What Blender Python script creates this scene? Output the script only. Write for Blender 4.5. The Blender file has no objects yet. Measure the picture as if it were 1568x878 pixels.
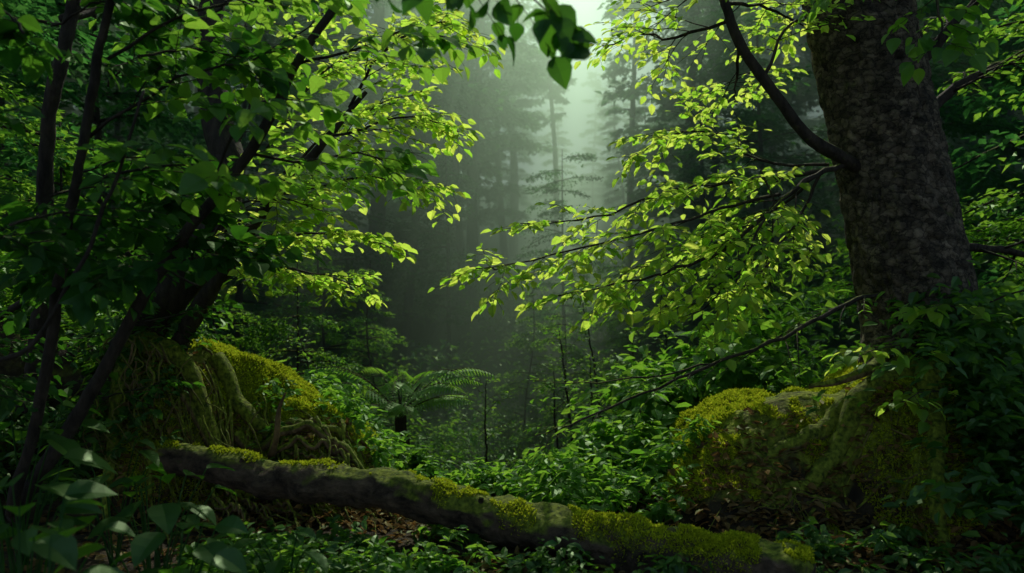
import bpy, math, numpy as np
from mathutils import Vector
rng = np.random.default_rng(11)
U = lambda a, b, n=None: rng.uniform(a, b, n)
sc = bpy.context.scene
sc.view_settings.view_transform = 'Standard'
sc.view_settings.look = 'None'
sc.view_settings.exposure = 0

# ------------------------------------------------------------ noise
def _h(ix, iy, iz):
    n = (ix*374761393 + iy*668265263 + iz*2147483647 + 1013) & 0xffffffff
    n = ((n ^ (n >> 13))*1274126177) & 0xffffffff
    n = n ^ (n >> 16)
    return (n & 0xffff)/65535.0
def vnoise(x, y, z=0.0):
    x, y, z = np.broadcast_arrays(np.asarray(x, float), np.asarray(y, float), np.asarray(z, float))
    ix, iy, iz = [np.floor(a).astype(np.int64) for a in (x, y, z)]
    fx, fy, fz = x-ix, y-iy, z-iz
    fx, fy, fz = [f*f*(3-2*f) for f in (fx, fy, fz)]
    r = 0
    for dx in (0, 1):
        for dy in (0, 1):
            for dz in (0, 1):
                w = (fx if dx else 1-fx)*(fy if dy else 1-fy)*(fz if dz else 1-fz)
                r = r + w*_h(ix+dx, iy+dy, iz+dz)
    return r
def fbm(x, y, z=0.0, o=4):
    r, a, s = 0, 0.5, 1.0
    for i in range(o):
        r = r + a*(vnoise(np.asarray(x)*s+i*17.3, np.asarray(y)*s+i*5.1, np.asarray(z)*s+i*9.7)-0.5)
        a *= 0.5; s *= 2.03
    return r
def sstep(a, b, x):
    t = np.clip((np.asarray(x, float)-a)/(b-a), 0, 1)
    return t*t*(3-2*t)

# ------------------------------------------------------------ mesh accumulator
class Acc:
    def __init__(s): s.v=[]; s.f=[]; s.n=0
    def add(s, v, faces):
        for f in faces: s.f.append(np.asarray(f, np.int64)+s.n)
        s.v.append(v); s.n += len(v)
NF = 0
def build(acc, name, mat, smooth=False, parent=None, attr=None, link=True):
    global NF
    me = bpy.data.meshes.new(name)
    V = np.concatenate(acc.v).astype(np.float32)
    F = [f for f in acc.f if len(f)]
    loops = np.concatenate([f.ravel() for f in F]).astype(np.int32)
    tot = np.concatenate([np.full(len(f), f.shape[1]) for f in F])
    st = np.concatenate([[0], np.cumsum(tot)[:-1]]).astype(np.int32)
    me.vertices.add(len(V)); me.vertices.foreach_set('co', V.ravel())
    me.loops.add(len(loops)); me.loops.foreach_set('vertex_index', loops)
    me.polygons.add(len(st)); me.polygons.foreach_set('loop_start', st)
    me.polygons.foreach_set('use_smooth', np.full(len(st), smooth))
    me.update(calc_edges=True); NF += len(st)
    if attr is not None:
        a = me.attributes.new('moss', 'FLOAT', 'POINT'); a.data.foreach_set('value', attr.astype(np.float32))
    me.materials.append(mat)
    if not link: return me
    ob = bpy.data.objects.new(name, me); sc.collection.objects.link(ob)
    if parent: ob.parent = parent
    return ob
def empty(name, loc=(0,0,0)):
    e = bpy.data.objects.new(name, None); e.location = loc; sc.collection.objects.link(e); return e

# ------------------------------------------------------------ leaves
def leaf_template(detail):
    if detail == 2:
        xs = [0, .1, .28, .5, .75, 1.0]; ws = [0, .2, .31, .30, .17, 0]
        v = []; mid=[]; L=[]; R=[]
        for x, w in zip(xs, ws):
            z = -0.28*x*x
            mid.append(len(v)); v.append((x, 0, z-0.0))
            if w > 0:
                L.append(len(v)); v.append((x+.02, w, z+w*.28)); R.append(len(v)); v.append((x+.02, -w, z+w*.28))
            else: L.append(None); R.append(None)
        q, t = [], []
        for i in range(len(xs)-1):
            a, b = mid[i], mid[i+1]
            for S, fl in ((L, 0), (R, 1)):
                p = [a, b] + ([S[i+1]] if S[i+1] is not None else []) + ([S[i]] if S[i] is not None else [])
                if fl: p = p[::-1]
                (q if len(p) == 4 else t).append(p)
        return np.array(v, float), [np.array(t), np.array(q)]
    if detail == 1:
        v = [(0,0,0),(.33,.27,.05),(.72,.2,-.02),(1,0,-.2),(.72,-.2,-.02),(.33,-.27,.05),(.5,0,-.07)]
        return np.array(v, float), [np.array([[0,6,1],[0,5,6]]), np.array([[6,3,2,1],[6,5,4,3]])]
    v = [(0,0,0),(.45,.28,.06),(1,0,-.12),(.45,-.28,.06)]
    return np.array(v, float), [np.array([[0,3,2,1]])]
TPL = [leaf_template(i) for i in range(3)]
def nrm(a): return a/np.maximum(np.linalg.norm(a, axis=-1, keepdims=True), 1e-9)
def add_leaves(acc, pos, d, n, size, detail=0, width=1.0):
    if len(pos) == 0: return
    T, F = TPL[detail]
    d = nrm(d); s = nrm(np.cross(n, d)); n = np.cross(d, s)
    size = np.broadcast_to(size, (len(pos),))[:, None, None]
    w = np.broadcast_to(width, (len(pos),))[:, None, None]
    V = pos[:, None, :] + size*(T[None, :, 0:1]*d[:, None, :] + w*T[None, :, 1:2]*s[:, None, :] + T[None, :, 2:3]*n[:, None, :])
    k = len(T); off = np.arange(len(pos))*k
    acc.add(V.reshape(-1, 3), [(f[None]+off[:, None, None]).reshape(-1, f.shape[1]) for f in F])

# ------------------------------------------------------------ tubes
def catmull(P, n):
    P = np.asarray(P, float)
    if len(P) < 3:
        t = np.linspace(0, 1, n)[:, None]; return P[0]*(1-t)+P[-1]*t
    Q = np.vstack([2*P[0]-P[1], P, 2*P[-1]-P[-2]])
    out = []
    for t in np.linspace(0, len(P)-1-1e-6, n):
        i = int(t); f = t-i
        a, b, c, d = Q[i], Q[i+1], Q[i+2], Q[i+3]
        out.append(.5*((2*b)+(-a+c)*f+(2*a-5*b+4*c-d)*f*f+(-a+3*b-3*c+d)*f**3))
    return np.array(out)
def tube(acc, P, R, sides=6, rough=0.0):
    P = np.asarray(P, float); n = len(P)
    R = np.broadcast_to(np.asarray(R, float), (n,)) if np.ndim(R) == 0 else np.asarray(R, float)
    T = nrm(np.gradient(P, axis=0))
    ref = np.array([0.13, 0.21, 1.0]) if abs(T[0, 2]) < .9 else np.array([1.0, .1, .1])
    A = np.zeros_like(P)
    a = nrm(ref-T[0]*ref.dot(T[0]))
    for i in range(n):
        a = nrm(a-T[i]*a.dot(T[i])); A[i] = a
    B = np.cross(T, A)
    th = np.arange(sides)/sides*2*math.pi
    ring = A[:, None]*np.cos(th)[None, :, None] + B[:, None]*np.sin(th)[None, :, None]
    rad = R[:, None, None]*np.ones((1, sides, 1))
    if rough:
        q = P[:, None]+ring*R[:, None, None]
        rad = rad*(1+rough*2*fbm(q[..., 0]*9, q[..., 1]*9, q[..., 2]*9, 3)[..., None])
    V = (P[:, None]+ring*rad).reshape(-1, 3)
    i = np.arange(n-1)[:, None]*sides; j = np.arange(sides)[None]; j2 = (j+1) % sides
    F = np.stack([i+j, i+j2, i+sides+j2, i+sides+j], -1).reshape(-1, 4)
    cap = np.array([[ (n-1)*sides+k for k in range(sides)]]); cap0 = np.array([[k for k in range(sides)][::-1]])
    acc.add(V, [F, cap, cap0])

def twig_leaves(al, P, leaf, spacing, detail, flat=.35, start=.1):
    seg = np.linalg.norm(np.diff(P, axis=0), axis=1); L = seg.sum()
    n = max(2, int(L*(1-start)/spacing))
    t = np.linspace(start, 1, n)*(len(P)-1)
    i = np.minimum(t.astype(int), len(P)-2); f = (t-i)[:, None]
    pos = P[i]*(1-f)+P[i+1]*f
    T = nrm(P[i+1]-P[i])
    S = nrm(np.cross(T, [0, 0, 1.0]))*np.where(np.arange(n) % 2, 1, -1)[:, None]
    d = T*U(.3, .9, n)[:, None]+S+rng.normal(0, .25, (n, 3)); d[:, 2] -= U(0, .35, n)
    d[-1] = T[-1]+rng.normal(0, .1, 3)
    N = np.array([0, 0, 1.0])+rng.normal(0, flat, (n, 3))
    add_leaves(al, pos, d, N, leaf*U(.5, 1.2, n), detail, U(1.0, 1.35, n))

def spray(ab, al, path, r0, r1, nside, slen, leaf, spacing=.045, detail=1, start=.25, droop=.15, twigs=4, vert=.25, bare=0.0, npts=None, flat=.35):
    path = np.asarray(path, float)
    L = np.linalg.norm(np.diff(path, axis=0), axis=1).sum()
    P = catmull(path, npts or max(10, int(L/.08)))
    P[1:-1] += rng.normal(0, .006, P[1:-1].shape)
    tube(ab, P, np.linspace(r0, r1, len(P)), 8 if r0 > .015 else 5, rough=.15 if r0 > .02 else 0)
    T = nrm(np.gradient(P, axis=0))
    for k in range(nside):
        t = start+(1-start)*(k+U(0, 1))/nside
        i = int(t*(len(P)-1)); p = P[i]; tt = T[i]
        sd = nrm(np.cross(tt, [0, 0, 1.0]))*(1 if k % 2 else -1)
        d = nrm(tt*U(.5, 1.1)+sd*U(.6, 1.1)+np.array([0, 0, U(-vert, vert)])+rng.normal(0, .15, 3))
        ln = slen*(1.15-.6*t)*U(.6, 1.15)
        s = np.linspace(0, 1, 7)[:, None]
        Q = p+d*ln*s+np.array([0, 0, -droop*ln])*s**2+np.cumsum(rng.normal(0, .012*ln, (7, 3)), axis=0)*(s > 0)
        rr = max(.0022, (r0+(r1-r0)*t)*.4)
        tube(ab, Q, np.linspace(rr, .0013, 7), 4)
        if U(0, 1) < bare: continue
        twig_leaves(al, Q, leaf, spacing, detail, flat, .3)
        TQ = nrm(np.gradient(Q, axis=0))
        for m in range(twigs):
            tq = .25+.7*(m+U(0, 1))/max(1, twigs); iq = int(tq*6)
            sd2 = nrm(np.cross(TQ[iq], [0, 0, 1.0]))*(1 if m % 2 else -1)
            d2 = nrm(TQ[iq]*U(.6, 1.1)+sd2*U(.5, 1)+rng.normal(0, .18, 3))
            l2 = ln*U(.3, .55)*(1.1-.5*tq)
            s2 = np.linspace(0, 1, 5)[:, None]
            W = Q[iq]+d2*l2*s2+np.array([0, 0, -droop*l2])*s2**2
            tube(ab, W, np.linspace(rr*.6, .001, 5), 3)
            twig_leaves(al, W, leaf, spacing, detail, flat)
    twig_leaves(al, P[int(len(P)*.8):], leaf, spacing, detail, flat)
    return P

# ------------------------------------------------------------ materials
def newmat(name):
    m = bpy.data.materials.new(name); m.use_nodes = True
    nt = m.node_tree; nt.nodes.clear(); return m, nt, nt.nodes, nt.links
def leaf_mat(name, c1, c2, t1, t2, tmix=.5, gloss=.08, rough=.4):
    m, nt, N, L = newmat(name)
    g = N.new('ShaderNodeNewGeometry')
    def mix(a, b):
        x = N.new('ShaderNodeMix'); x.data_type = 'RGBA'; x.inputs[6].default_value = (*a, 1); x.inputs[7].default_value = (*b, 1)
        L.new(g.outputs['Random Per Island'], x.inputs[0]); return x.outputs[2]
    d = N.new('ShaderNodeBsdfDiffuse'); L.new(mix(c1, c2), d.inputs[0])
    t = N.new('ShaderNodeBsdfTranslucent'); L.new(mix(t1, t2), t.inputs[0])
    s = N.new('ShaderNodeMixShader'); s.inputs[0].default_value = tmix
    L.new(d.outputs[0], s.inputs[1]); L.new(t.outputs[0], s.inputs[2])
    last = s
    if gloss > 0:
        gl = N.new('ShaderNodeBsdfGlossy'); gl.inputs['Roughness'].default_value = rough; gl.inputs[0].default_value = (.6, .8, .5, 1)
        s2 = N.new('ShaderNodeMixShader'); s2.inputs[0].default_value = gloss
        L.new(s.outputs[0], s2.inputs[1]); L.new(gl.outputs[0], s2.inputs[2]); last = s2
    o = N.new('ShaderNodeOutputMaterial'); L.new(last.outputs[0], o.inputs[0])
    return m
LEAF_BRIGHT = leaf_mat('leaf_sunlit_tint', (.06,.13,.02), (.10,.16,.03), (.40,.78,.05), (.88,1.0,.15), .8, .03)  # sunlit glow put into the colour: brighter copy of the green leaf
LEAF_MID = leaf_mat('leaf_green', (.03,.10,.018), (.06,.14,.03), (.18,.46,.03), (.40,.68,.06), .57, .04)
LEAF_IVY = leaf_mat('leaf_ivy', (.02,.065,.014), (.05,.11,.025), (.09,.30,.02), (.25,.50,.03), .44, .05)
LEAF_DARK = leaf_mat('leaf_shade_tint', (.014,.055,.012), (.03,.085,.018), (.06,.24,.015), (.14,.38,.025), .4, .03, .4)  # shade put into the colour: darker copy for the shaded sprays
LEAF_FAR = leaf_mat('leaf_far', (.025,.09,.03), (.05,.12,.04), (.07,.28,.05), (.14,.40,.07), .5, 0)
LITTER = leaf_mat('dry_leaf', (.06,.035,.015), (.22,.13,.05), (.15,.07,.02), (.35,.2,.06), .3, .02)

def bark_mat(name, ca, cb, moss=0.3, scale=1.0, mossz=True, stretch=(1,1,.35), plates=0):
    m, nt, N, L = newmat(name)
    tc = N.new('ShaderNodeTexCoord'); mp = N.new('ShaderNodeMapping'); mp.inputs['Scale'].default_value = stretch
    L.new(tc.outputs['Object'], mp.inputs[0])
    n1 = N.new('ShaderNodeTexNoise'); n1.inputs['Scale'].default_value = 14*scale; n1.inputs['Detail'].default_value = 8; n1.inputs['Roughness'].default_value = .7
    L.new(mp.outputs[0], n1.inputs[0])
    wv = N.new('ShaderNodeMix'); wv.data_type='VECTOR'; wv.inputs[0].default_value=.1
    L.new(mp.outputs[0], wv.inputs[4]); L.new(n1.outputs['Color'], wv.inputs[5])
    vo = N.new('ShaderNodeTexVoronoi'); vo.feature = 'DISTANCE_TO_EDGE'; vo.inputs['Scale'].default_value = plates or 22*scale; L.new(wv.outputs[1], vo.inputs[0])
    cr = N.new('ShaderNodeValToRGB'); cr.color_ramp.elements[0].position = .35; cr.color_ramp.elements[1].position = .7
    cr.color_ramp.elements[0].color = (*ca, 1); cr.color_ramp.elements[1].color = (*cb, 1); L.new(n1.outputs[0], cr.inputs[0])
    base = cr.outputs[0]
    if plates:
        v2 = N.new('ShaderNodeTexVoronoi'); v2.inputs['Scale'].default_value = plates; L.new(wv.outputs[1], v2.inputs[0])
        sp = N.new('ShaderNodeSeparateColor'); L.new(v2.outputs['Color'], sp.inputs[0])
        mr0 = N.new('ShaderNodeMapRange'); mr0.inputs[3].default_value=.45; mr0.inputs[4].default_value=1.5; L.new(sp.outputs[0], mr0.inputs[0])
        ed = N.new('ShaderNodeMapRange'); ed.inputs[1].default_value=0; ed.inputs[2].default_value=.09; ed.inputs[3].default_value=.25; L.new(vo.outputs[0], ed.inputs[0])
        mu = N.new('ShaderNodeMath'); mu.operation='MULTIPLY'; L.new(mr0.outputs[0], mu.inputs[0]); L.new(ed.outputs[0], mu.inputs[1])
        vm = N.new('ShaderNodeVectorMath'); vm.operation='SCALE'; L.new(cr.outputs[0], vm.inputs[0]); L.new(mu.outputs[0], vm.inputs['Scale']); base = vm.outputs[0]
    n2 = N.new('ShaderNodeTexNoise'); n2.inputs['Scale'].default_value = 3.2; n2.inputs['Detail'].default_value = 6; L.new(tc.outputs['Object'], n2.inputs[0])
    g = N.new('ShaderNodeNewGeometry'); sx = N.new('ShaderNodeSeparateXYZ'); L.new(g.outputs['Normal'], sx.inputs[0])
    ad = N.new('ShaderNodeMath'); ad.operation = 'MULTIPLY_ADD'; ad.inputs[1].default_value = .45 if mossz else .1; L.new(sx.outputs[2], ad.inputs[0]); L.new(n2.outputs[0], ad.inputs[2])
    mr = N.new('ShaderNodeMapRange'); mr.inputs[1].default_value = .95-moss; mr.inputs[2].default_value = 1.08-moss; L.new(ad.outputs[0], mr.inputs[0])
    n3 = N.new('ShaderNodeTexNoise'); n3.inputs['Scale'].default_value = 40; n3.inputs['Detail'].default_value = 5; L.new(tc.outputs['Object'], n3.inputs[0])
    c3 = N.new('ShaderNodeValToRGB'); c3.color_ramp.elements[0].position=.3; c3.color_ramp.elements[1].position=.75
    c3.color_ramp.elements[0].color = (.03,.05,.006,1); c3.color_ramp.elements[1].color = (.28,.32,.03,1); L.new(n3.outputs[0], c3.inputs[0])
    mx = N.new('ShaderNodeMix'); mx.data_type = 'RGBA'; L.new(mr.outputs[0], mx.inputs[0]); L.new(base, mx.inputs[6]); L.new(c3.outputs[0], mx.inputs[7])
    p = N.new('ShaderNodeBsdfPrincipled'); L.new(mx.outputs[2], p.inputs['Base Color']); p.inputs['Roughness'].default_value = .85
    p.inputs['Specular IOR Level'].default_value = .25
    am = N.new('ShaderNodeMath'); am.operation = 'MULTIPLY_ADD'; am.inputs[1].default_value = 2.0 if plates else 1.2
    cl = N.new('ShaderNodeMath'); cl.operation = 'MINIMUM'; cl.inputs[1].default_value = .25; L.new(vo.outputs[0], cl.inputs[0])
    L.new(cl.outputs[0], am.inputs[0]); L.new(n1.outputs[0], am.inputs[2])
    b = N.new('ShaderNodeBump'); b.inputs['Strength'].default_value = .9; b.inputs['Distance'].default_value = .02
    L.new(am.outputs[0], b.inputs['Height']); L.new(b.outputs[0], p.inputs['Normal'])
    o = N.new('ShaderNodeOutputMaterial'); L.new(p.outputs[0], o.inputs[0]); return m
BARK = bark_mat('bark', (.035,.028,.02), (.24,.18,.125), moss=.26, mossz=False, stretch=(1,1,1.3), plates=19)
BARK_TWIG = bark_mat('bark_twig', (.02,.015,.012), (.08,.06,.045), moss=.1)
BARK_LOG = bark_mat('bark_log', (.018,.012,.008), (.17,.115,.075), moss=.26, stretch=(.6,1,1))
BARK_FAR = bark_mat('bark_far', (.03,.026,.022), (.10,.085,.07), moss=.1, scale=.4)
ROOT = bark_mat('root', (.06,.04,.022), (.32,.21,.10), moss=.42)
ROOTM = bark_mat('mossy_root', (.06,.045,.022), (.20,.15,.07), moss=.66)
MOSS = leaf_mat('moss', (.18,.23,.01), (.45,.49,.03), (.34,.44,.02), (.66,.70,.04), .48, 0)

def ground_mat():
    m, nt, N, L = newmat('forest_soil')
    tc = N.new('ShaderNodeTexCoord')
    n1 = N.new('ShaderNodeTexNoise'); n1.inputs['Scale'].default_value = 9; n1.inputs['Detail'].default_value = 9; L.new(tc.outputs['Object'], n1.inputs[0])
    cr = N.new('ShaderNodeValToRGB'); e = cr.color_ramp.elements; e[0].position=.35; e[1].position=.7
    e[0].color=(.014,.010,.006,1); e[1].color=(.07,.05,.026,1); L.new(n1.outputs[0], cr.inputs[0])
    n3 = N.new('ShaderNodeTexNoise'); n3.inputs['Scale'].default_value = 30; n3.inputs['Detail'].default_value = 6; L.new(tc.outputs['Object'], n3.inputs[0])
    c3 = N.new('ShaderNodeValToRGB'); e=c3.color_ramp.elements; e[0].position=.3; e[1].position=.72
    e[0].color=(.03,.05,.006,1); e[1].color=(.30,.34,.03,1); L.new(n3.outputs[0], c3.inputs[0])
    at = N.new('ShaderNodeAttribute'); at.attribute_name = 'moss'
    n2 = N.new('ShaderNodeTexNoise'); n2.inputs['Scale'].default_value = 3; n2.inputs['Detail'].default_value=5; L.new(tc.outputs['Object'], n2.inputs[0])
    ad = N.new('ShaderNodeMath'); ad.operation='ADD'; L.new(at.outputs['Fac'], ad.inputs[0]); L.new(n2.outputs[0], ad.inputs[1])
    mr = N.new('ShaderNodeMapRange'); mr.inputs[1].default_value=.82; mr.inputs[2].default_value=1.0; L.new(ad.outputs[0], mr.inputs[0])
    sy = N.new('ShaderNodeSeparateXYZ'); L.new(tc.outputs['Object'], sy.inputs[0])
    far = N.new('ShaderNodeMapRange'); far.inputs[1].default_value=8; far.inputs[2].default_value=14; L.new(sy.outputs[1], far.inputs[0])
    mf = N.new('ShaderNodeMix'); mf.data_type='RGBA'; L.new(far.outputs[0], mf.inputs[0]); L.new(cr.outputs[0], mf.inputs[6]); mf.inputs[7].default_value=(.02,.05,.012,1)
    mx = N.new('ShaderNodeMix'); mx.data_type='RGBA'; L.new(mr.outputs[0], mx.inputs[0]); L.new(mf.outputs[2], mx.inputs[6]); L.new(c3.outputs[0], mx.inputs[7])
    p = N.new('ShaderNodeBsdfPrincipled'); L.new(mx.outputs[2], p.inputs['Base Color']); p.inputs['Roughness'].default_value=.9; p.inputs['Specular IOR Level'].default_value=.2
    b = N.new('ShaderNodeBump'); b.inputs['Strength'].default_value=1; b.inputs['Distance'].default_value=.03; L.new(n3.outputs[0], b.inputs['Height']); L.new(b.outputs[0], p.inputs['Normal'])
    o = N.new('ShaderNodeOutputMaterial'); L.new(p.outputs[0], o.inputs[0]); return m
SOIL = ground_mat()

# ------------------------------------------------------------ terrain
CAMZ = 1.3
def banks(x, y):
    hl = np.interp(x, [-9,-4.5,-2.9,-2.3,-1.9,-1.45,-1.1,-.85,-.6], [2.0,1.3,.95,.95,.88,.70,.44,.16,0])
    wl = sstep(4.35, 5.2, y+.15*np.sin(x*5))*(1-.75*sstep(6.0, 8.5, y))
    hr = np.interp(x, [.72,.92,1.15,1.4,1.8,2.1,2.4,3,5,9], [0,.18,.42,.54,.62,.76,.88,.7,.8,1.8])
    wr = sstep(3.85, 4.6, y+.12*np.sin(x*6+1))*(1-.6*sstep(5.6, 7.5, y))
    return hl*wl, hr*wr
def ground(x, y):
    x = np.asarray(x, float); y = np.asarray(y, float)
    g = -1.7*sstep(4.8, 9.5, y) + .17*np.maximum(y-14, 0)*sstep(12, 20, y)
    g = np.minimum(g, 16+0*g)
    side = .10*np.maximum(np.abs(x)-2.5, 0)**1.25*sstep(5, 10, y)
    g = g+np.minimum(side, 9)
    g = g + .5*fbm(x*.25, y*.25, 0, 3)*sstep(5, 9, np.abs(y)) + .12*fbm(x*1.3, y*1.3, 2, 4)
    a, b = banks(x, y)
    near = sstep(0, .2, a)*.40+sstep(0, .2, b)*.36
    g = g+a+b+near*fbm(x*3.0, y*3.0, 4, 5)
    return g
def graded(a, b, fine0, fine1, step, nout):
    mid = np.arange(fine0, fine1, step)
    lo = fine0-(np.linspace(1, 0, nout, endpoint=False)**2.6)*(fine0-a)
    hi = fine1+(np.linspace(0, 1, nout)**2.6)*(b-fine1)
    return np.concatenate([lo, mid, hi])
xs = graded(-400, 400, -4.5, 4.5, .03, 60); ys = graded(-300, 500, 3.0, 7.2, .03, 80)
X, Y = np.meshgrid(xs, ys)
Z = ground(X, Y)
a_, b_ = banks(X, Y)
mossA = np.clip((a_+b_)*2.2, 0, .5)*(1-.3*sstep(2.4, 3.2, X))*(1-sstep(6.5, 8, Y))*(1-.5*sstep(2.1, 2.8, -X))
G = Acc(); nx, ny = len(xs), len(ys)
i = np.arange(ny-1)[:, None]*nx; j = np.arange(nx-1)[None]
G.add(np.stack([X, Y, Z], -1).reshape(-1, 3), [np.stack([i+j, i+j+1, i+nx+j+1, i+nx+j], -1).reshape(-1, 4)])
build(G, 'ground', SOIL, True, attr=mossA.ravel())

# ------------------------------------------------------------ big tree on the right
def big_trunk():
    acc = Acc(); S = 160; R = 300
    path = catmull([(2.86,5.0,-.35),(2.74,5.0,.2),(2.66,5.0,.7),(2.53,5.02,1.35),(2.42,5.05,2.0),(2.23,5.1,3.0),(2.1,5.2,4.2),(2.2,5.3,6.0),(2.1,5.4,8.5),(2.3,5.4,11)], R)
    z = path[:, 2]
    rad = np.interp(z, [-.4,0,.35,.7,1.2,2,3,6,11], [.52,.48,.42,.36,.325,.305,.30,.24,.13])
    th = np.arange(S)/S*2*math.pi
    TH, ZZ = np.meshgrid(th, z); RR = rad[:, None]*np.ones_like(TH)
    flare = np.clip((1.15-ZZ)/1.15, 0, 1.5)**1.6
    lobes = np.maximum(0, np.cos(TH-3.5))**6*.85+np.maximum(0, np.cos(TH-4.6))**8*.3+np.maximum(0, np.cos(TH-5.9))**8*.35+np.maximum(0, np.cos(TH-1.3))**6*.3
    RR = RR+flare*lobes
    cx, cy = np.cos(TH), np.sin(TH)
    plates = np.abs(fbm(cx*2.2, cy*2.2, ZZ*5.5, 4))
    RR = RR*(1+.05*fbm(cx*1.5, cy*1.5, ZZ*1.2, 3)*2)+.03-np.exp(-plates*26)*.026+.03*fbm(cx*7, cy*7, ZZ*14, 4)
    V = path[:, None]+np.stack([cx*RR, cy*RR, 0*RR], -1)
    i = np.arange(R-1)[:, None]*S; j = np.arange(S)[None]; j2 = (j+1) % S
    acc.add(V.reshape(-1, 3), [np.stack([i+j, i+j2, i+S+j2, i+S+j], -1).reshape(-1, 4)])
    return acc
tree = empty('mossy_beech_tree', (2.7, 5, 0))
def child(ob, par):
    ob.parent = par; ob.matrix_parent_inverse = par.matrix_world.inverted()
bpy.context.view_layer.update()
o = build(big_trunk(), 'trunk', BARK, True); child(o, tree)
B = Acc(); LB = Acc(); LM = Acc(); LD = Acc()
limb = catmull([(2.2,4.95,2.02),(2.0,4.85,2.10),(1.78,4.8,2.22),(1.5,4.75,2.55),(1.32,4.75,2.85),(1.25,4.8,3.25),(1.3,4.9,3.8)], 60)
limb[3:] += np.stack([.05*fbm(limb[3:,2]*4, 1.7, k*9.1, 3) for k in range(3)], -1)
tube(B, limb, np.linspace(.045, .022, 60), 12, .2)
spray(B, LB, [(1.25,4.8,3.12),(1.0,4.75,3.02),(.75,4.7,3.1),(.45,4.6,3.2),(.2,4.5,3.25)], .018, .006, 14, .5, .07, twigs=4, start=.1)
spray(B, LB, [(1.3,4.8,2.9),(1.0,5.0,2.85),(.85,5.2,2.95),(.6,5.3,2.9)], .012, .004, 12, .5, .07, twigs=4, start=.1)
spray(B, LB, [(1.28,4.8,3.0),(1.6,5.0,3.05),(2.0,5.3,3.0)], .014, .004, 12, .6, .07, twigs=4)
spray(B, LB, [(1.5,4.75,2.55),(1.7,4.9,2.9),(1.95,5.1,3.0)], .012, .004, 10, .5, .07, twigs=4)
spray(B, LB, [(1.35,4.75,2.8),(1.5,5.3,2.7),(1.6,5.7,2.75),(1.7,6.1,2.7)], .012, .004, 12, .6, .07, twigs=4)
fan = [
 [(2.1,4.9,2.07),(1.75,4.75,1.93),(1.35,4.65,1.6),(1.0,4.5,1.42),(.65,4.4,1.33),(.25,4.3,1.25)],
 [(2.1,4.9,2.07),(1.85,4.9,2.0),(1.4,4.95,1.95),(1.0,4.95,1.9),(.5,4.85,1.72),(.05,4.8,1.68)],
 [(1.95,4.9,2.05),(1.6,5.1,2.1),(1.3,5.2,2.3),(1.05,5.25,2.3),(.8,5.3,2.15)],
 [(1.75,4.75,1.93),(1.45,4.5,1.7),(1.2,4.3,1.35),(.95,4.2,1.15)],
 [(1.6,4.75,1.85),(1.2,4.7,1.75),(.8,4.6,1.62),(.4,4.55,1.52),(.0,4.5,1.42),(-.2,4.4,1.4)],
 [(1.9,4.9,2.0),(1.7,5.2,1.8),(1.3,5.3,1.6),(.9,5.4,1.45),(.6,5.4,1.3)],
 [(1.9,4.9,2.0),(1.75,4.9,1.7),(1.55,4.9,1.4),(1.3,4.9,1.15)],
]
for k, f in enumerate(fan):
    spray(B, LB, f, .018 if k < 2 else .011, .003, [20,20,18,16,20,14,9][k], .55, .075, spacing=.042, twigs=5, start=.22, droop=.12, vert=.35, flat=.45)
spray(B, LB, [(1.5,4.8,2.0),(1.55,4.7,1.8),(1.5,4.65,1.55),(1.45,4.6,1.35)], .007, .002, 6, .3, .06, twigs=2)
spray(B, LM, [(2.35,4.9,1.28),(2.0,4.75,1.2),(1.6,4.6,1.02),(1.15,4.5,.86),(.7,4.4,.70),(.3,4.3,.55),(.12,4.25,.50)], .016, .003, 20, .4, .05, twigs=3, start=.1, bare=.6)
spray(B, LM, [(1.15,4.5,.86),(.8,4.6,.78),(.4,4.6,.74),(.1,4.6,.76)], .007, .002, 8, .3, .05, twigs=2, bare=.7)
spray(B, LM, [(2.55,5.1,2.3),(2.9,5.2,2.6),(3.3,5.3,2.8),(3.9,5.4,3.0)], .04, .01, 14, .8, .07, twigs=4)
spray(B, LM, [(2.6,5.1,1.5),(3.0,5.1,1.55),(3.5,5.2,1.5),(4.0,5.2,1.6)], .035, .01, 12, .7, .07, twigs=4)
spray(B, LM, [(2.5,5.1,2.6),(3.0,5.0,3.2),(3.4,4.9,3.6)], .04, .01, 12, .9, .08, twigs=4)
spray(B, LB, [(2.2,5.0,3.1),(1.9,4.6,3.3),(1.7,4.1,3.3),(1.5,3.6,3.2)], .02, .006, 12, .8, .08, twigs=4)
spray(B, LM, [(2.3,4.8,3.2),(2.3,4.4,3.0),(2.2,4.1,2.7),(2.15,4.0,2.5)], .012, .004, 9, .4, .1, twigs=3, detail=2, spacing=.06)
spray(B, LM, [(2.3,4.8,3.2),(1.9,4.3,3.0),(1.6,4.0,2.75)], .012, .004, 8, .4, .09, twigs=3, detail=2, spacing=.06)
for k in range(22):  # crown above the frame, added for shade; clamped to keep the sun gap
    z0 = U(3.6, 8); az = U(-1.5, 1.2); L0 = U(1.8, 4.2)
    p0 = np.array([2.15, 5.2, z0]); dd = np.array([math.cos(az), math.sin(az), U(.05, .4)])
    pm = p0+dd*L0*.5+np.array([0,0,.15]); pe = p0+dd*L0+np.array([0,0,U(-.4,.3)])
    pe[0] = max(pe[0], 3.1); pm[0] = max(pm[0], 2.7)
    spray(B, LM, [p0, pm, pe], .04, .01, 11, .9, .13, spacing=.1, twigs=3, detail=0, vert=.5)
child(build(B, 'branches', BARK_TWIG, True), tree)
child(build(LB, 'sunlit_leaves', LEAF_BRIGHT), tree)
child(build(LM, 'leaves', LEAF_MID), tree)

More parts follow.
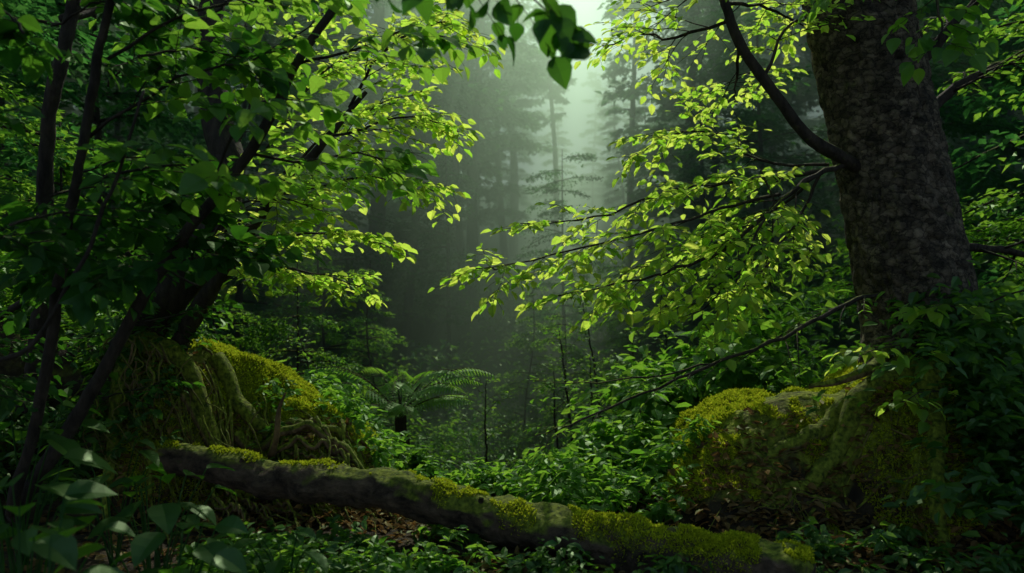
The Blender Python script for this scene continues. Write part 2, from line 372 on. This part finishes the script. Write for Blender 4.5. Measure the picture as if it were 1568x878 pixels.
# ------------------------------------------------------------ left hazel tree
hz = empty('hazel_tree', (-2.2, 4.2, 0)); bpy.context.view_layer.update()
B = Acc(); LB = Acc(); LM = Acc(); LD = Acc()
def stem(P, r0, r1):
    Q = catmull(P, 70); Q[2:] += np.stack([.09*fbm(Q[2:,2]*3, 1.7, k*9.1, 4) for k in range(3)], -1)
    tube(B, Q, np.linspace(r0, r1, 70), 14, .25); return Q
stem([(-2.25,3.6,.25),(-1.95,3.55,.75),(-1.55,3.5,1.38),(-1.15,3.45,1.88),(-.92,3.4,2.25),(-.65,3.4,2.7),(-.5,3.5,3.4)], .034, .012)
stem([(-2.2,3.5,.3),(-1.95,3.3,1.0),(-1.78,3.2,1.6),(-1.66,3.15,2.1),(-1.5,3.1,2.7),(-1.4,3.1,3.5)], .026, .012)
stem([(-2.6,5.1,.65),(-2.3,5.05,1.1),(-1.95,5.1,1.6),(-1.85,5.15,2.1),(-2.0,5.3,2.7),(-2.0,5.4,4.2)], .16, .07)
stem([(-2.3,4.95,.6),(-2.05,5.0,1.05),(-1.75,5.0,1.5),(-1.5,4.95,1.85),(-1.15,4.9,2.2),(-.9,4.9,2.5)], .07, .012)
stem([(-2.75,4.5,.6),(-2.6,4.4,1.4),(-2.5,4.3,2.2),(-2.2,4.2,3.2)], .055, .03)
stem([(-3.1,4.5,1.0),(-2.5,4.5,1.35),(-1.9,4.6,1.45),(-1.7,4.6,1.42)], .02, .01)
stem([(-2.2,3.2,.4),(-2.0,2.9,.95),(-1.7,2.8,1.1),(-1.45,2.8,1.55),(-1.3,2.8,2.0)], .012, .005)
for f in [
 [(-1.85,5.0,1.55),(-1.5,4.9,1.6),(-1.1,4.8,1.62),(-.75,4.7,1.55)],
 [(-1.6,4.95,1.85),(-1.2,4.8,1.9),(-.8,4.7,1.95),(-.45,4.6,1.85)],
 [(-1.9,5.0,1.5),(-1.6,4.9,1.45),(-1.2,4.8,1.38),(-.9,4.75,1.3)],
 [(-1.2,4.9,2.2),(-.9,4.8,2.25),(-.6,4.7,2.3),(-.4,4.7,2.25)],
 [(-1.4,4.9,2.0),(-1.2,5.2,2.3),(-.9,5.3,2.5),(-.6,5.3,2.6)],
 [(-1.0,4.9,2.4),(-.8,4.7,2.65),(-.5,4.6,2.8),(-.3,4.5,2.8)],
 [(-1.6,5.2,2.2),(-1.3,5.3,2.7),(-.9,5.3,2.9),(-.4,5.2,3.05)],
 [(-1.8,5.2,2.2),(-1.7,5.3,2.6),(-1.5,5.3,2.9),(-1.1,5.2,3.2)],
 [(-2.0,5.0,1.35),(-1.7,4.7,1.7),(-1.4,4.5,1.8),(-1.1,4.4,1.75)]]:
    spray(B, LB, f, .011, .003, 17, .5, .075, spacing=.042, twigs=5, start=.15, droop=.12, vert=.35, flat=.45)
for f in [
 [(-1.15,3.45,1.88),(-.95,3.5,1.85),(-.7,3.6,1.9),(-.5,3.7,1.85)],
 [(-1.3,3.5,1.7),(-1.2,3.4,1.95),(-1.0,3.2,2.05),(-.8,3.0,2.0)],
 [(-.92,3.4,2.25),(-.7,3.4,2.3),(-.45,3.3,2.35),(-.25,3.2,2.3)],
 [(-1.7,3.2,1.9),(-1.4,3.2,2.1),(-1.1,3.2,2.2),(-.9,3.3,2.3)],
 [(-1.75,3.2,1.7),(-1.5,3.1,1.75),(-1.2,3.0,1.75),(-1.0,2.9,1.7)],
 [(-1.6,3.15,2.2),(-1.3,3.2,2.4),(-1.0,3.3,2.5),(-.7,3.3,2.5)]]:
    spray(B, LM, f, .008, .003, 9, .4, .095, spacing=.06, twigs=3, start=.2, droop=.15, detail=2, flat=.4)
for k in range(26):
    x0 = U(-2.3, -1.2); y0 = U(2.4, 4.2); z0 = U(1.3, 2.7)
    az = U(-.8, .9); L0 = U(.5, .9); dd = np.array([math.cos(az)*U(-.4, 1), math.sin(az), U(-.05, .3)])
    p0 = np.array([x0, y0, z0])
    spray(B, LD, [p0, p0+dd*L0*.5+np.array([0,0,.04]), p0+dd*L0], .006, .002, 7, .4, .1, spacing=.06, twigs=3, detail=2, flat=.45)
for k in range(16):
    p0 = np.array([U(-3.3,-2.1), U(3.4, 4.8), U(.6, 1.6)]); az = U(-1, 1); L0=U(.5,.9); dd = np.array([math.cos(az)*.5, math.sin(az), U(-.2,.2)])
    spray(B, LD, [p0, p0+dd*L0*.5, p0+dd*L0], .006, .002, 7, .4, .07, spacing=.06, twigs=3, detail=1, flat=.5)
spray(B, LD, [(-.95,2.6,2.35),(-.6,2.45,2.3),(-.25,2.3,2.22),(.02,2.2,2.1),(.16,2.15,2.0)], .006, .002, 12, .22, .09, spacing=.05, twigs=2, detail=2, flat=.6, start=.15, droop=.4)
for k in range(20):  # unseen upper crown added as shade, held back from the sunlit bank
    x0 = U(-3.0, -2.3); y0 = U(3.2, 5.4); z0 = U(3.0, 5.5); az = U(1.2, 5.2) if k % 2 else U(-.5, 2.2); L0 = U(1.2, 3.2)
    p0 = np.array([x0, y0, z0]); dd = np.array([math.cos(az), math.sin(az)*1.2, U(0, .4)])
    pe = p0+dd*L0
    if pe[0] > -1.9: pe[0] = -2.0
    spray(B, LM, [p0, (p0+pe)/2+np.array([0,0,.2]), pe], .03, .008, 11, .8, .13, spacing=.1, twigs=3, detail=0, vert=.5)
child(build(B, 'stems', BARK_TWIG, True), hz)
child(build(LB, 'sunlit_leaves', LEAF_BRIGHT), hz)
child(build(LM, 'leaves', LEAF_MID), hz)
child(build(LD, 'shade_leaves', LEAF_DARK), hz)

# ------------------------------------------------------------ fallen log
lg = empty('fallen_mossy_log', (0, 4, 0)); bpy.context.view_layer.update()
LP = catmull([(-2.5,4.75,.34),(-2.05,4.6,.33),(-1.3,4.35,.25),(-.7,4.15,.245),(-.2,3.98,.17),(.3,3.78,.115),(.75,3.55,.08),(1.02,3.42,.10),(1.25,3.30,.08)], 260)
LPR = np.interp(np.linspace(0, 1, 260), [0,.3,.6,.9,.985,1], [.085,.103,.118,.135,.125,.08])
LPR = LPR*(1+.16*fbm(np.linspace(0, 18, 260), 3.3, 0, 4)*2)
B = Acc()
tube(B, LP, LPR, 64, .42)
child(build(B, 'log', BARK_LOG, True), lg)
B = Acc()
for s, l, d in [(.22,.10,(.1,-.6,.7)),(.52,.12,(-.3,-.5,.7)),(.7,.10,(.5,-.6,.5))]:
    p = LP[int(s*259)]; d = nrm(np.array(d)); tube(B, catmull([p, p+d*l*.6, p+d*l+np.array([.02,0,.02])], 10), np.linspace(.03, .012, 10), 8, .3)
child(build(B, 'broken_branch_stubs', BARK_LOG, True), lg)
M = Acc()
n = 40000; t = U(0, 259, n).astype(int); th = rng.normal(0, .7, n)
T = nrm(np.gradient(LP, axis=0))[t]; S = nrm(np.cross(T, [0, 0, 1.0])); Nn = np.cross(S, T)
nn = Nn*np.cos(th)[:, None]+S*np.sin(th)[:, None]
pos = LP[t]+nn*(LPR[t]*1.0)[:, None]
pos = LP[t]+nn*(LPR[t]*(1+.84*fbm(pos[:,0]*9, pos[:,1]*9, pos[:,2]*9, 3)))[:, None]
keep = fbm(pos[:,0]*4.5, pos[:,1]*4.5, pos[:,2]*4.5, 4)*1.3 + .17*np.cos(th) + .07*(pos[:,0]/1.2) > .09
pos, nn, T = pos[keep], nn[keep], T[keep]
add_leaves(M, pos, nn+rng.normal(0, .6, pos.shape), np.cross(nn, rng.normal(0, 1, pos.shape)), U(.008, .022, len(pos)), 0, .8)
child(build(M, 'moss', MOSS), lg)
M = Acc()
n = 200000; x = np.concatenate([U(-2.3,-.7,n//2), U(.8,2.8,n//2)]); y = np.concatenate([U(4.3,6.2,n//2), U(3.8,5.4,n//2)])
a_, b_ = banks(x, y); k = (np.clip((a_+b_)*2.2, 0, .5)+fbm(x*3,y*3,1,4)*1.5 > .30)
x, y = x[k], y[k]; z = ground(x, y)
e = .02; nx_ = -(ground(x+e,y)-ground(x-e,y))/(2*e); ny_ = -(ground(x,y+e)-ground(x,y-e))/(2*e)
nn = nrm(np.stack([nx_, ny_, np.ones_like(nx_)], -1)); pos = np.stack([x, y, z], -1)
add_leaves(M, pos, nn+rng.normal(0, .6, pos.shape), np.cross(nn, rng.normal(0, 1, pos.shape)), U(.01, .032, len(pos)), 0, .8)
build(M, 'moss_carpet', MOSS)
M = Acc(); n = 8000
x = np.concatenate([U(-2.6,2.8,n//2), U(-2.4,-.6,n//4), U(.9,2.6,n//4)]); y = np.concatenate([U(3.0,4.6,n//2), U(4.3,5.0,n//4), U(3.6,4.4,n//4)])
pos = np.stack([x, y, ground(x, y)+U(.004,.03,len(x))], -1)
add_leaves(M, pos, rng.normal(0,1,pos.shape)*np.array([1,1,.2]), np.array([0,0,1.0])+rng.normal(0,.4,pos.shape), U(.03,.075,len(x)), 1)
build(M, 'leaf_litter', LITTER)
M = Acc()
for k in range(150):
    x0, y0 = (U(-2.4,2.6), U(3.2,4.6)); a = U(0,6.28); L0 = U(.1,.45)
    p = np.array([[x0+math.cos(a)*L0*t, y0+math.sin(a)*L0*t, float(ground(x0+math.cos(a)*L0*t, y0+math.sin(a)*L0*t))+.012+U(0,.02)] for t in (0,.33,.66,1)])
    tube(M, catmull(p, 10), np.linspace(U(.003,.008), .0015, 10), 5)
build(M, 'fallen_twigs', ROOT, True)

# ------------------------------------------------------------ exposed roots
def surf_root(acc, x0, y0, dx, dy, L, r, lift=.02, n=26, wig=.25, sides=7, sink=.3):
    a = math.atan2(dy, dx); p = []; x, y = x0, y0
    off = U(0, 100)
    for k in range(n):
        t = k/(n-1); z = ground(x, y)+lift*math.sin(math.pi*t)*U(.6, 1.4)+r*sink
        p.append((x, y, float(z)))
        a2 = a+wig*6*float(fbm(t*4+off, off, 0, 3)); x += math.cos(a2)*L/n; y += math.sin(a2)*L/n
    tube(acc, catmull(p, 60), np.linspace(r, r*.25, 60), sides, .25)
R = Acc()
for k in range(95):
    x0 = U(-2.5,-.9); surf_root(R, x0, 5.0+U(-.4,.1), U(.2,1.0), -U(.3,1.0), U(.3,1.0), U(.004,.017), U(0,.09), wig=.4)
for k in range(34):
    x0 = U(-2.6,-1.5); y0 = U(4.55,4.9); z0 = float(ground(x0,y0+.25))+.05
    P = [(x0,y0,z0)]
    for m in range(6): P.append((P[-1][0]+U(-.06,.09), P[-1][1]-U(0,.04), P[-1][2]-U(.03,.12)))
    tube(R, catmull(P, 18), np.linspace(U(.004,.009), .002, 18), 5)
surf_root(R, -1.7, 4.9, 1, -.25, 1.3, .035, .08); surf_root(R, -2.0, 4.8, 1, -.15, 1.3, .03, .08); surf_root(R, -1.5, 5.0, 1, -.35, .9, .025, .1)
P = catmull([(-1.42,4.7,.3),(-1.36,4.6,.45),(-1.33,4.55,.6),(-1.28,4.5,.7)], 14); tube(R, P, np.linspace(.025,.006,14), 8, .3)
build(R, 'exposed_tree_roots', ROOT, True)
R = Acc()
for k in range(26): surf_root(R, 2.2+U(-.9,.3), 4.4+U(-.4,.0), -U(.3,1), -U(.1,.9), U(.3,.8), U(.004,.011), U(0,.02), wig=.4)
P = catmull([(2.25,4.75,.92),(2.0,4.45,.84),(1.78,4.36,.78),(1.62,4.33,.76)], 20); tube(R, P, np.linspace(.035,.015,20), 10, .35)
child(build(R, 'surface_roots', ROOT, True), tree)
R = Acc()
surf_root(R, -2.35, 5.0, 1, -.5, 1.0, .08, .03, wig=.15, sides=12); surf_root(R, -2.4, 5.0, .4, -1, .8, .07, .02, wig=.15, sides=12); surf_root(R, -1.9, 5.1, 1, -.3, 1.1, .06, .02, wig=.15, sides=12)
surf_root(R, 2.3, 4.6, -1, -.5, 1.2, .09, .0, wig=.12, sides=14, sink=-.2); surf_root(R, 2.35, 4.5, -.5, -1, .9, .08, .0, wig=.12, sides=14, sink=-.1); surf_root(R, 1.9, 4.5, -1, -.35, .9, .06, .0, wig=.12, sides=14, sink=-.1)
build(R, 'mossy_buttress_roots', ROOTM, True)

# ------------------------------------------------------------ undergrowth
def shrubs(acc, xs_, ys_, hs, leaf, nl, detail=0, rad=.9, g=ground):
    for x0, y0, h in zip(xs_, ys_, hs):
        n = int(nl*U(.6, 1.3)); R0 = h*rad
        nst = rng.integers(6, 14); az = U(0, 2*math.pi, nst); el = U(.2, 1.0, nst)
        s = rng.integers(0, nst, n); t = U(.15, 1, n)**.8
        r = t*R0*el[s]; z = h*(t*1.5-.75*t*t*(.6+el[s]))*(1.25-.5*el[s])
        pos = np.stack([x0+np.cos(az[s])*r, y0+np.sin(az[s])*r, float(g(x0,y0))-.03+z], -1)+rng.normal(0, h*.09, (n, 3))*np.array([1,1,.5])
        la = az[s]+rng.normal(0, 1.1, n)
        d = np.stack([np.cos(la), np.sin(la), rng.normal(-.15, .35, n)], -1)
        N = np.stack([np.cos(az[s])*.35, np.sin(az[s])*.35, np.ones(n)], -1)+rng.normal(0, .35, (n, 3))
        add_leaves(acc, pos, d, N, leaf*U(.5, 1.3, n), detail)
A = Acc(); A2 = Acc()
n = 330; y_ = U(5.8, 15, n); x_ = U(-1, 1, n)*(1.5+y_*.66)
# the fern stands in a small clearing
k = ((x_+1.1)**2+(y_-8.0)**2 > 2.2) & ~((x_ > -2.3) & (x_ < .35) & (y_ < 8))
x_, y_ = x_[k], y_[k]; n = len(x_); h_ = U(.3, 1.0, n)*(1+.03*y_); q = U(0,1,n) < .38
shrubs(A, x_[~q], y_[~q], h_[~q], .075, 340, 0)
shrubs(A2, x_[q], y_[q], h_[q]*1.1, .11, 230, 1)
shrubs(A, U(-2.0,.4,26), U(5.7,7.0,26), U(.2,.36,26), .07, 200, 0)
shrubs(A2, U(-2.2,.4,10), U(5.8,6.9,10), U(.25,.4,10), .09, 110, 1)
n = 240; y_ = U(13, 30, n); x_ = U(-1, 1, n)*(2+y_*.66)
shrubs(A, x_, y_, U(.8, 2.2, n), .15, 330, 0)
build(A, 'undergrowth', LEAF_IVY); build(A2, 'bramble_bushes', LEAF_MID)
A = Acc()
n = 75; x_ = U(-1.4, .9, n); y_ = U(2.7, 4.1, n); k = (y_ < 3.85-.33*x_)
shrubs(A, x_[k], y_[k]-.1, U(.1,.24,n)[k], .055, 80, 1)
n = 26; shrubs(A, U(1.1,2.4,n), U(3.2,3.9,n), U(.08,.22,n), .06, 70, 1)
n = 22; shrubs(A, U(-2.6,-1.2,n), U(4.5,5.2,n), U(.1,.28,n), .06, 40, 1)
n = 30; shrubs(A, U(-4.2,-2.3,n), U(4.4,5.4,n), U(.25,.6,n), .075, 160, 1)
build(A, 'ground_cover_plants', LEAF_IVY)
A = Acc()
n = 42; shrubs(A, U(-1.5,-.1,n), U(3.4,4.1,n), U(.1,.2,n), .055, 70, 1)
n = 90; x_ = U(-1.5,1.1,n); y_ = U(4.3,5.9,n); k = y_ > 4.45-.42*x_
shrubs(A, x_[k], y_[k], U(.12,.3,n)[k], .065, 90, 1)
n = 26; shrubs(A, U(.2,.95,n), U(4.3,5.8,n), U(.2,.42,n), .08, 90, 1)
build(A, 'herb_plants', LEAF_MID)
A = Acc()
shrubs(A, [1.55,1.85,1.3,2.0,1.1,.7,.9,1.7], [6.2,6.0,6.5,6.6,5.9,5.4,6.2,5.9], [1.0,.9,1.0,1.0,.6,.55,.7,.7], .13, 220, 2)
build(A, 'nettle_plants', LEAF_MID)
A = Acc(); B = Acc()
for (x0,y0,h) in [(.75,9.6,2.4),(.95,9.2,2.0),(1.15,9.8,2.6),(1.45,9.3,2.2),(.55,9.9,1.9),(1.9,9.6,2.7),(2.4,9.0,2.4),(-.35,9.8,1.8),(-2.0,8.8,2.2),(2.9,8.6,2.6)]:
    z0 = float(ground(x0,y0)); lx, ly = rng.normal(0,.12,2)
    P = [(x0,y0,z0-.05),(x0+lx*.5+.03,y0,z0+h*.4),(x0+lx,y0+ly,z0+h*.75),(x0+lx*1.8,y0+ly,z0+h)]
    spray(B, A, P, U(.018,.03), .005, 10, .55, .075, spacing=.06, twigs=3, start=.5, detail=0)
e_ = empty('sapling_thicket'); child(build(B,'stems',BARK_TWIG,True),e_); child(build(A,'leaves',LEAF_MID),e_)
A = Acc()
n = 5200; th = U(0, 2*math.pi, n); z = U(0, 1, n)**1.3*1.15
cx = 2.85-.12*z; r = .42+.25*(1-z/1.15)+rng.normal(0,.07,n)+.12*fbm(np.cos(th)*3, np.sin(th)*3, z*4, 3)
keep = (np.cos(th-5.4) > -.3)
pos = np.stack([cx+.14+np.cos(th)*r, 4.9+np.sin(th)*r, .15+z], -1)[keep]; th = th[keep]
out = np.stack([np.cos(th), np.sin(th), 0*th+.5], -1)
d = np.stack([rng.normal(0,.6,len(th)), rng.normal(0,.4,len(th)), -U(.2,1,len(th))], -1)+out*.4
add_leaves(A, pos, d, out+rng.normal(0,.3,out.shape), .085*U(.5,1.2,len(th)), 1, 1.2)
n = 30; shrubs(A, U(2.25,3.5,n), U(3.7,4.6,n), U(.4,.9,n), .085, 150, 1)
build(A, 'ivy_plant', LEAF_IVY)
B = Acc(); A = Acc()
for f in [[(2.35,4.5,.85),(2.1,4.3,.98),(1.9,4.25,.95),(1.75,4.2,.9)],[(2.5,4.4,1.1),(2.3,4.2,1.2),(2.1,4.1,1.18)],[(2.6,4.4,1.2),(2.8,4.2,1.3),(3.0,4.1,1.3)],[(2.4,4.4,.7),(2.2,4.2,.75),(2.0,4.1,.7)]]:
    spray(B, A, f, .006, .002, 6, .25, .09, spacing=.06, detail=2, twigs=1)
e_ = empty('ivy_vine'); child(build(B,'stems',BARK_TWIG,True),e_); child(build(A,'leaves',LEAF_BRIGHT),e_)
A = Acc(); B = Acc()
def broad_plant(x0, y0, zt, n, leaf):
    for k in range(n):
        az = 2*math.pi*k/n+U(-.4,.4); r = U(.05,.22); p = np.array([x0+math.cos(az)*r, y0+math.sin(az)*r, zt+U(-.12,.06)])
        base = np.array([x0, y0, float(ground(x0,y0))])
        tube(B, catmull([base, (base+p)/2+np.array([0,0,.08]), p], 8), np.linspace(.004,.002,8), 5)
        d = np.array([[math.cos(az), math.sin(az), U(-.35,.1)]]); N = np.array([[rng.normal(0,.25)+.1*math.cos(az), rng.normal(0,.25), 1.0]])
        add_leaves(A, p[None], d, N, leaf*U(.6,1.1), 2, 1.2)
for (x0,y0,zt,n,l) in [(-1.05,1.75,.66,8,.17),(-.75,1.5,.56,7,.15),(-1.3,2.1,.66,9,.17),(-.8,2.1,.48,9,.15),(-.5,2.3,.36,8,.13),(-1.6,2.6,.68,9,.17),(-1.1,2.6,.5,9,.16),(-.6,1.9,.46,7,.14),(-.35,2.6,.3,8,.12),(-1.9,3.0,.68,9,.16),(-1.4,3.1,.5,9,.15),(-.85,3.0,.36,9,.13),(-.1,2.9,.22,8,.1),(-2.2,3.6,.72,9,.15),(-1.8,3.6,.55,9,.14),(-1.3,2.9,.55,9,.14),(-1.0,2.35,.52,9,.14),(-1.45,2.4,.62,9,.15)]:
    broad_plant(x0,y0,zt,n,l)
e_ = empty('broadleaf_plant'); child(build(A,'leaves',LEAF_IVY),e_); child(build(B,'stalks',LEAF_DARK,True),e_)

# ------------------------------------------------------------ fern
A = Acc(); B = Acc(); fx, fy = -1.12, 8.0; fz = 0.0
tube(B, catmull([(fx,fy,float(ground(fx,fy))-.1),(fx+.03,fy,-.6),(fx,fy,fz)], 20), np.linspace(.09,.06,20), 10, .3)
for k in range(21):
    az = 2*math.pi*k/21+U(-.2,.2); L0 = U(.8,1.2); s = np.linspace(0,1,28); rise = U(.4,1.3)
    P = np.stack([fx+np.cos(az)*L0*s*(.85), fy+np.sin(az)*L0*s*.85, fz+L0*(rise*s*1.1-.78*s*s*rise)], -1)
    tube(B, P, np.linspace(.008,.002,28), 4)
    T = nrm(np.gradient(P, axis=0)); Sd = nrm(np.cross(T,[0,0,1.0]))
    for sg in (1,-1):
        q = P[3:]; w = np.sin(np.clip(s[3:]*1.0,0,1)*math.pi)**.6*.2+.02
        add_leaves(A, q, Sd[3:]*sg+T[3:]*.5+np.array([0,0,-.5]), np.tile([0,0,1.0],(len(q),1))+rng.normal(0,.1,q.shape), w, 0, .24)
e_ = empty('tree_fern'); child(build(A,'fronds',LEAF_MID),e_); child(build(B,'stem',BARK_TWIG,True),e_)

# ------------------------------------------------------------ tree variants
def make_tree(H, crown0, width, nbr, leaf, per, detail=0, r=.16, conic=.6):
    b = Acc(); l = Acc(); lean = rng.normal(0, .035*H, 2)
    P = catmull([(0,0,-.5),(lean[0]*.2+rng.normal(0,.02*H),lean[1]*.2,H*.3),(lean[0],lean[1]*.6,H*.65),(lean[0]*.8,lean[1],H)], 24)
    tube(b, P, np.linspace(r, r*.15, 24), 9, .1)
    for k in range(nbr):
        t = crown0+(1-crown0)*(k+U(0,1))/nbr; p = P[min(23, int(t*23))]
        az = U(0, 2*math.pi); u = (t-crown0)/(1-crown0)
        ln = width*(1-conic*u)*U(.45,1.15)*(.55+.45*min(1,u*4))
        d = np.array([math.cos(az), math.sin(az), U(-.05,.35)])
        s = np.linspace(0,1,6)[:,None]; Q = p+d*ln*s+np.array([0,0,-.28*ln])*s**2
        tube(b, Q, np.linspace(r*.3*(1-u*.7)+.01, .006, 6), 4)
        n = int(per*ln/width*U(.6,1.3)); tt = U(.2,1.05,n)
        c = p+d*ln*tt[:,None]+np.array([0,0,-.28*ln])*tt[:,None]**2
        sd = np.array([-math.sin(az), math.cos(az), 0])
        lat = rng.normal(0,.33,n)*ln*(1.15-tt)*.8
        pos = c+sd*lat[:,None]+rng.normal(0,.055*ln,(n,3))*np.array([1,1,.8]); pos[:,2] -= np.abs(lat)*.2
        la = az+np.sign(lat)*.8+rng.normal(0,.6,n)
        dd = np.stack([np.cos(la),np.sin(la),rng.normal(-.25,.3,n)],-1)
        add_leaves(l, pos, dd, np.array([0,0,1.0])+rng.normal(0,.35,(n,3)), leaf*U(.5,1.3,n), detail)
    return b, l
def variants(specs, nm, bm, lm):
    out = []
    for k, s in enumerate(specs):
        b, l = make_tree(**s); out.append((build(b, nm+'_wood', bm, True, link=False), build(l, nm+'_foliage', lm, False, link=False)))
    return out
def place(var, x, y, s, name, parent=None, rot=None):
    e = bpy.data.objects.new(name, None); sc.collection.objects.link(e)
    e.location = (x, y, float(ground(x,y))); e.scale = (s,s,s*U(.9,1.15)); e.rotation_euler = (rng.normal(0,.025),rng.normal(0,.025),U(0,6.28) if rot is None else rot)
    if parent: e.parent = parent
    for me, nm in zip(var, ('trunk','crown')):
        o = bpy.data.objects.new(nm, me); sc.collection.objects.link(o); o.parent = e
    return e
rng = np.random.default_rng(77)
small = variants([dict(H=U(3,4.5), crown0=.15, width=U(1.1,1.6), nbr=26, leaf=.08, per=320, r=.035, conic=.5) for _ in range(4)], 'sapling', BARK_TWIG, LEAF_MID)
mid = variants([dict(H=U(7,10), crown0=.22, width=U(2.0,2.8), nbr=44, leaf=.14, per=320, r=.09, conic=.45) for _ in range(4)], 'understory', BARK_TWIG, LEAF_FAR)
tall = variants([dict(H=U(16,21), crown0=[.12,.3,.18,.4,.1][_], width=U(2.8,4.0), nbr=58, leaf=.28, per=280, r=[.2,.3,.16,.24,.2][_], conic=U(.3,.6)) for _ in range(5)], 'forest_tree', BARK_FAR, LEAF_FAR)
slim = variants([dict(H=18, crown0=.5, width=1.7, nbr=36, leaf=.26, per=180, r=.17, conic=.4)], 'slender_tree', BARK_FAR, LEAF_FAR)

for (x,y,s) in [(-2.6,9.9,.75),(-3.4,9.5,.9),(-1.9,11.5,.8),(1.3,9.2,.55),(2.6,8.5,.75),(3.6,7.8,1.0),(.8,12.5,.7),(-4.4,7.8,1.1),(4.8,9.5,1.2),(3.4,11,1.0),(-3.0,13,1.0),(2.0,13.5,.9),(-4.2,5.8,1.0),(4.3,6.2,1.1),(.2,14.5,.7)]:
    place(small[rng.integers(4)], x, y, s, 'sapling_tree')
for (x,y,s) in [(-6,11,1),(-5,14.5,1),(-7.5,8,1),(6,12.5,1),(5.2,15.5,1),(7.5,8.5,1),(-4.3,18,.9),(4.6,19,.95),(-1.5,19,.65),(1.2,18.5,.5),(-8,16,1.1),(8.5,16,1.1),(-5.2,7.4,.9),(5.8,7.0,.95)]:
    place(mid[rng.integers(4)], x, y, s, 'skylight_occluder_tree')
df = empty('distant_forest')
cnt = 0
for yy in np.arange(21, 56, 5.5):
    w = 4+yy*.66
    for xx in np.arange(-w, w, 4.8):
        x = xx+U(-2.2,2.2); y = yy+U(-2.5,2.5)
        if y < 26 and abs(x) < 4.5: continue
        s = U(.7,1.15)
        if abs(x-.12*y) < 2.0+.055*y: s *= .55
        place(tall[rng.integers(5)], x, y, s, 'tree', df); cnt += 1
for (x,y,s,v) in [(-2.9,21.5,.85,2),(5.2,24,1.0,4),(-4.4,25,1.0,1)]:
    place(tall[v], x, y, s, 'forest_tree')
for (x,y,s) in [(-1.6,26.5,.85),(3.9,26.5,.85),(1.9,34,.85)]:  # trees added as occluders, to split the sun into shafts
    place(slim[0], x, y, s, 'shaft_occluder_tree')
for (x,y,s) in [(-7.5,12,.9),(-10,17,1),(8.5,12,.9),(10.5,17,1),(-10,6,1),(10,6,1),(-7,-3,.9),(7,-3,.9),(0,-7,.9)]:  # those behind the camera are unseen, added to block skylight
    place(tall[rng.integers(5)], x, y, s, 'forest_tree')
for (x,y,s) in [(-3.2,-1.5,.7),(3.2,-1.2,.7),(-4.2,1.5,.7),(4.6,1.8,.7)]:  # unseen trees around the camera, added to cut skylight on the foreground
    place(mid[rng.integers(4)], x, y, s, 'skylight_occluder_tree')

# ------------------------------------------------------------ mist
me = bpy.data.meshes.new('mist')
x0,x1,y0,y1,z0,z1 = -50,50,10.2,70,-4,18
me.from_pydata([(x0,y0,z0),(x1,y0,z0),(x1,y1,z0),(x0,y1,z0),(x0,y0,z1),(x1,y0,z1),(x1,y1,z1),(x0,y1,z1)],[],[(0,3,2,1),(4,5,6,7),(0,1,5,4),(1,2,6,5),(2,3,7,6),(3,0,4,7)])
m, nt, N, L = newmat('mist')
MC = (.70,1.0,.72,1); MD = .05  # green bounce from the foliage is put into the mist colour
v = N.new('ShaderNodeVolumeScatter'); v.inputs['Color'].default_value = MC; v.inputs['Density'].default_value = MD; v.inputs['Anisotropy'].default_value = .68
va = N.new('ShaderNodeVolumeAbsorption'); va.inputs['Color'].default_value = MC; va.inputs['Density'].default_value = MD
ad = N.new('ShaderNodeAddShader'); L.new(v.outputs[0], ad.inputs[0]); L.new(va.outputs[0], ad.inputs[1])
o = N.new('ShaderNodeOutputMaterial'); L.new(ad.outputs[0], o.inputs['Volume'])
me.materials.append(m); ob = bpy.data.objects.new('mist', me); sc.collection.objects.link(ob)

# ------------------------------------------------------------ light
el = math.radians(44.5); az = math.radians(8)
Sd = Vector((math.sin(az)*math.cos(el), math.cos(az)*math.cos(el), math.sin(el)))
sl = bpy.data.lights.new('sun', 'SUN'); sl.energy = 5; sl.angle = math.radians(.5); sl.color = (1,.96,.82)
so = bpy.data.objects.new('sun', sl); so.rotation_euler = Sd.to_track_quat('Z','Y').to_euler(); so.location = Sd*40; sc.collection.objects.link(so)
w = bpy.data.worlds.new('World'); sc.world = w; w.use_nodes = True
nt = w.node_tree; sky = nt.nodes.new('ShaderNodeTexSky'); sky.sky_type = 'NISHITA'; sky.sun_disc = False
sky.sun_elevation = el; sky.sun_rotation = az
bg = nt.nodes['Background']; bg.inputs[1].default_value = .15; nt.links.new(sky.outputs[0], bg.inputs[0])

# ------------------------------------------------------------ camera
cd = bpy.data.cameras.new('camera'); cd.lens = 28; cd.sensor_width = 36; cd.clip_end = 1500; cd.clip_start = .05
cd.dof.use_dof = True; cd.dof.focus_distance = 4.8; cd.dof.aperture_fstop = 2.0
co = bpy.data.objects.new('camera', cd); co.location = (0,0,CAMZ); co.rotation_euler = (math.radians(90),0,0); sc.collection.objects.link(co)
sc.camera = co
print('trees', cnt, 'faces', NF)
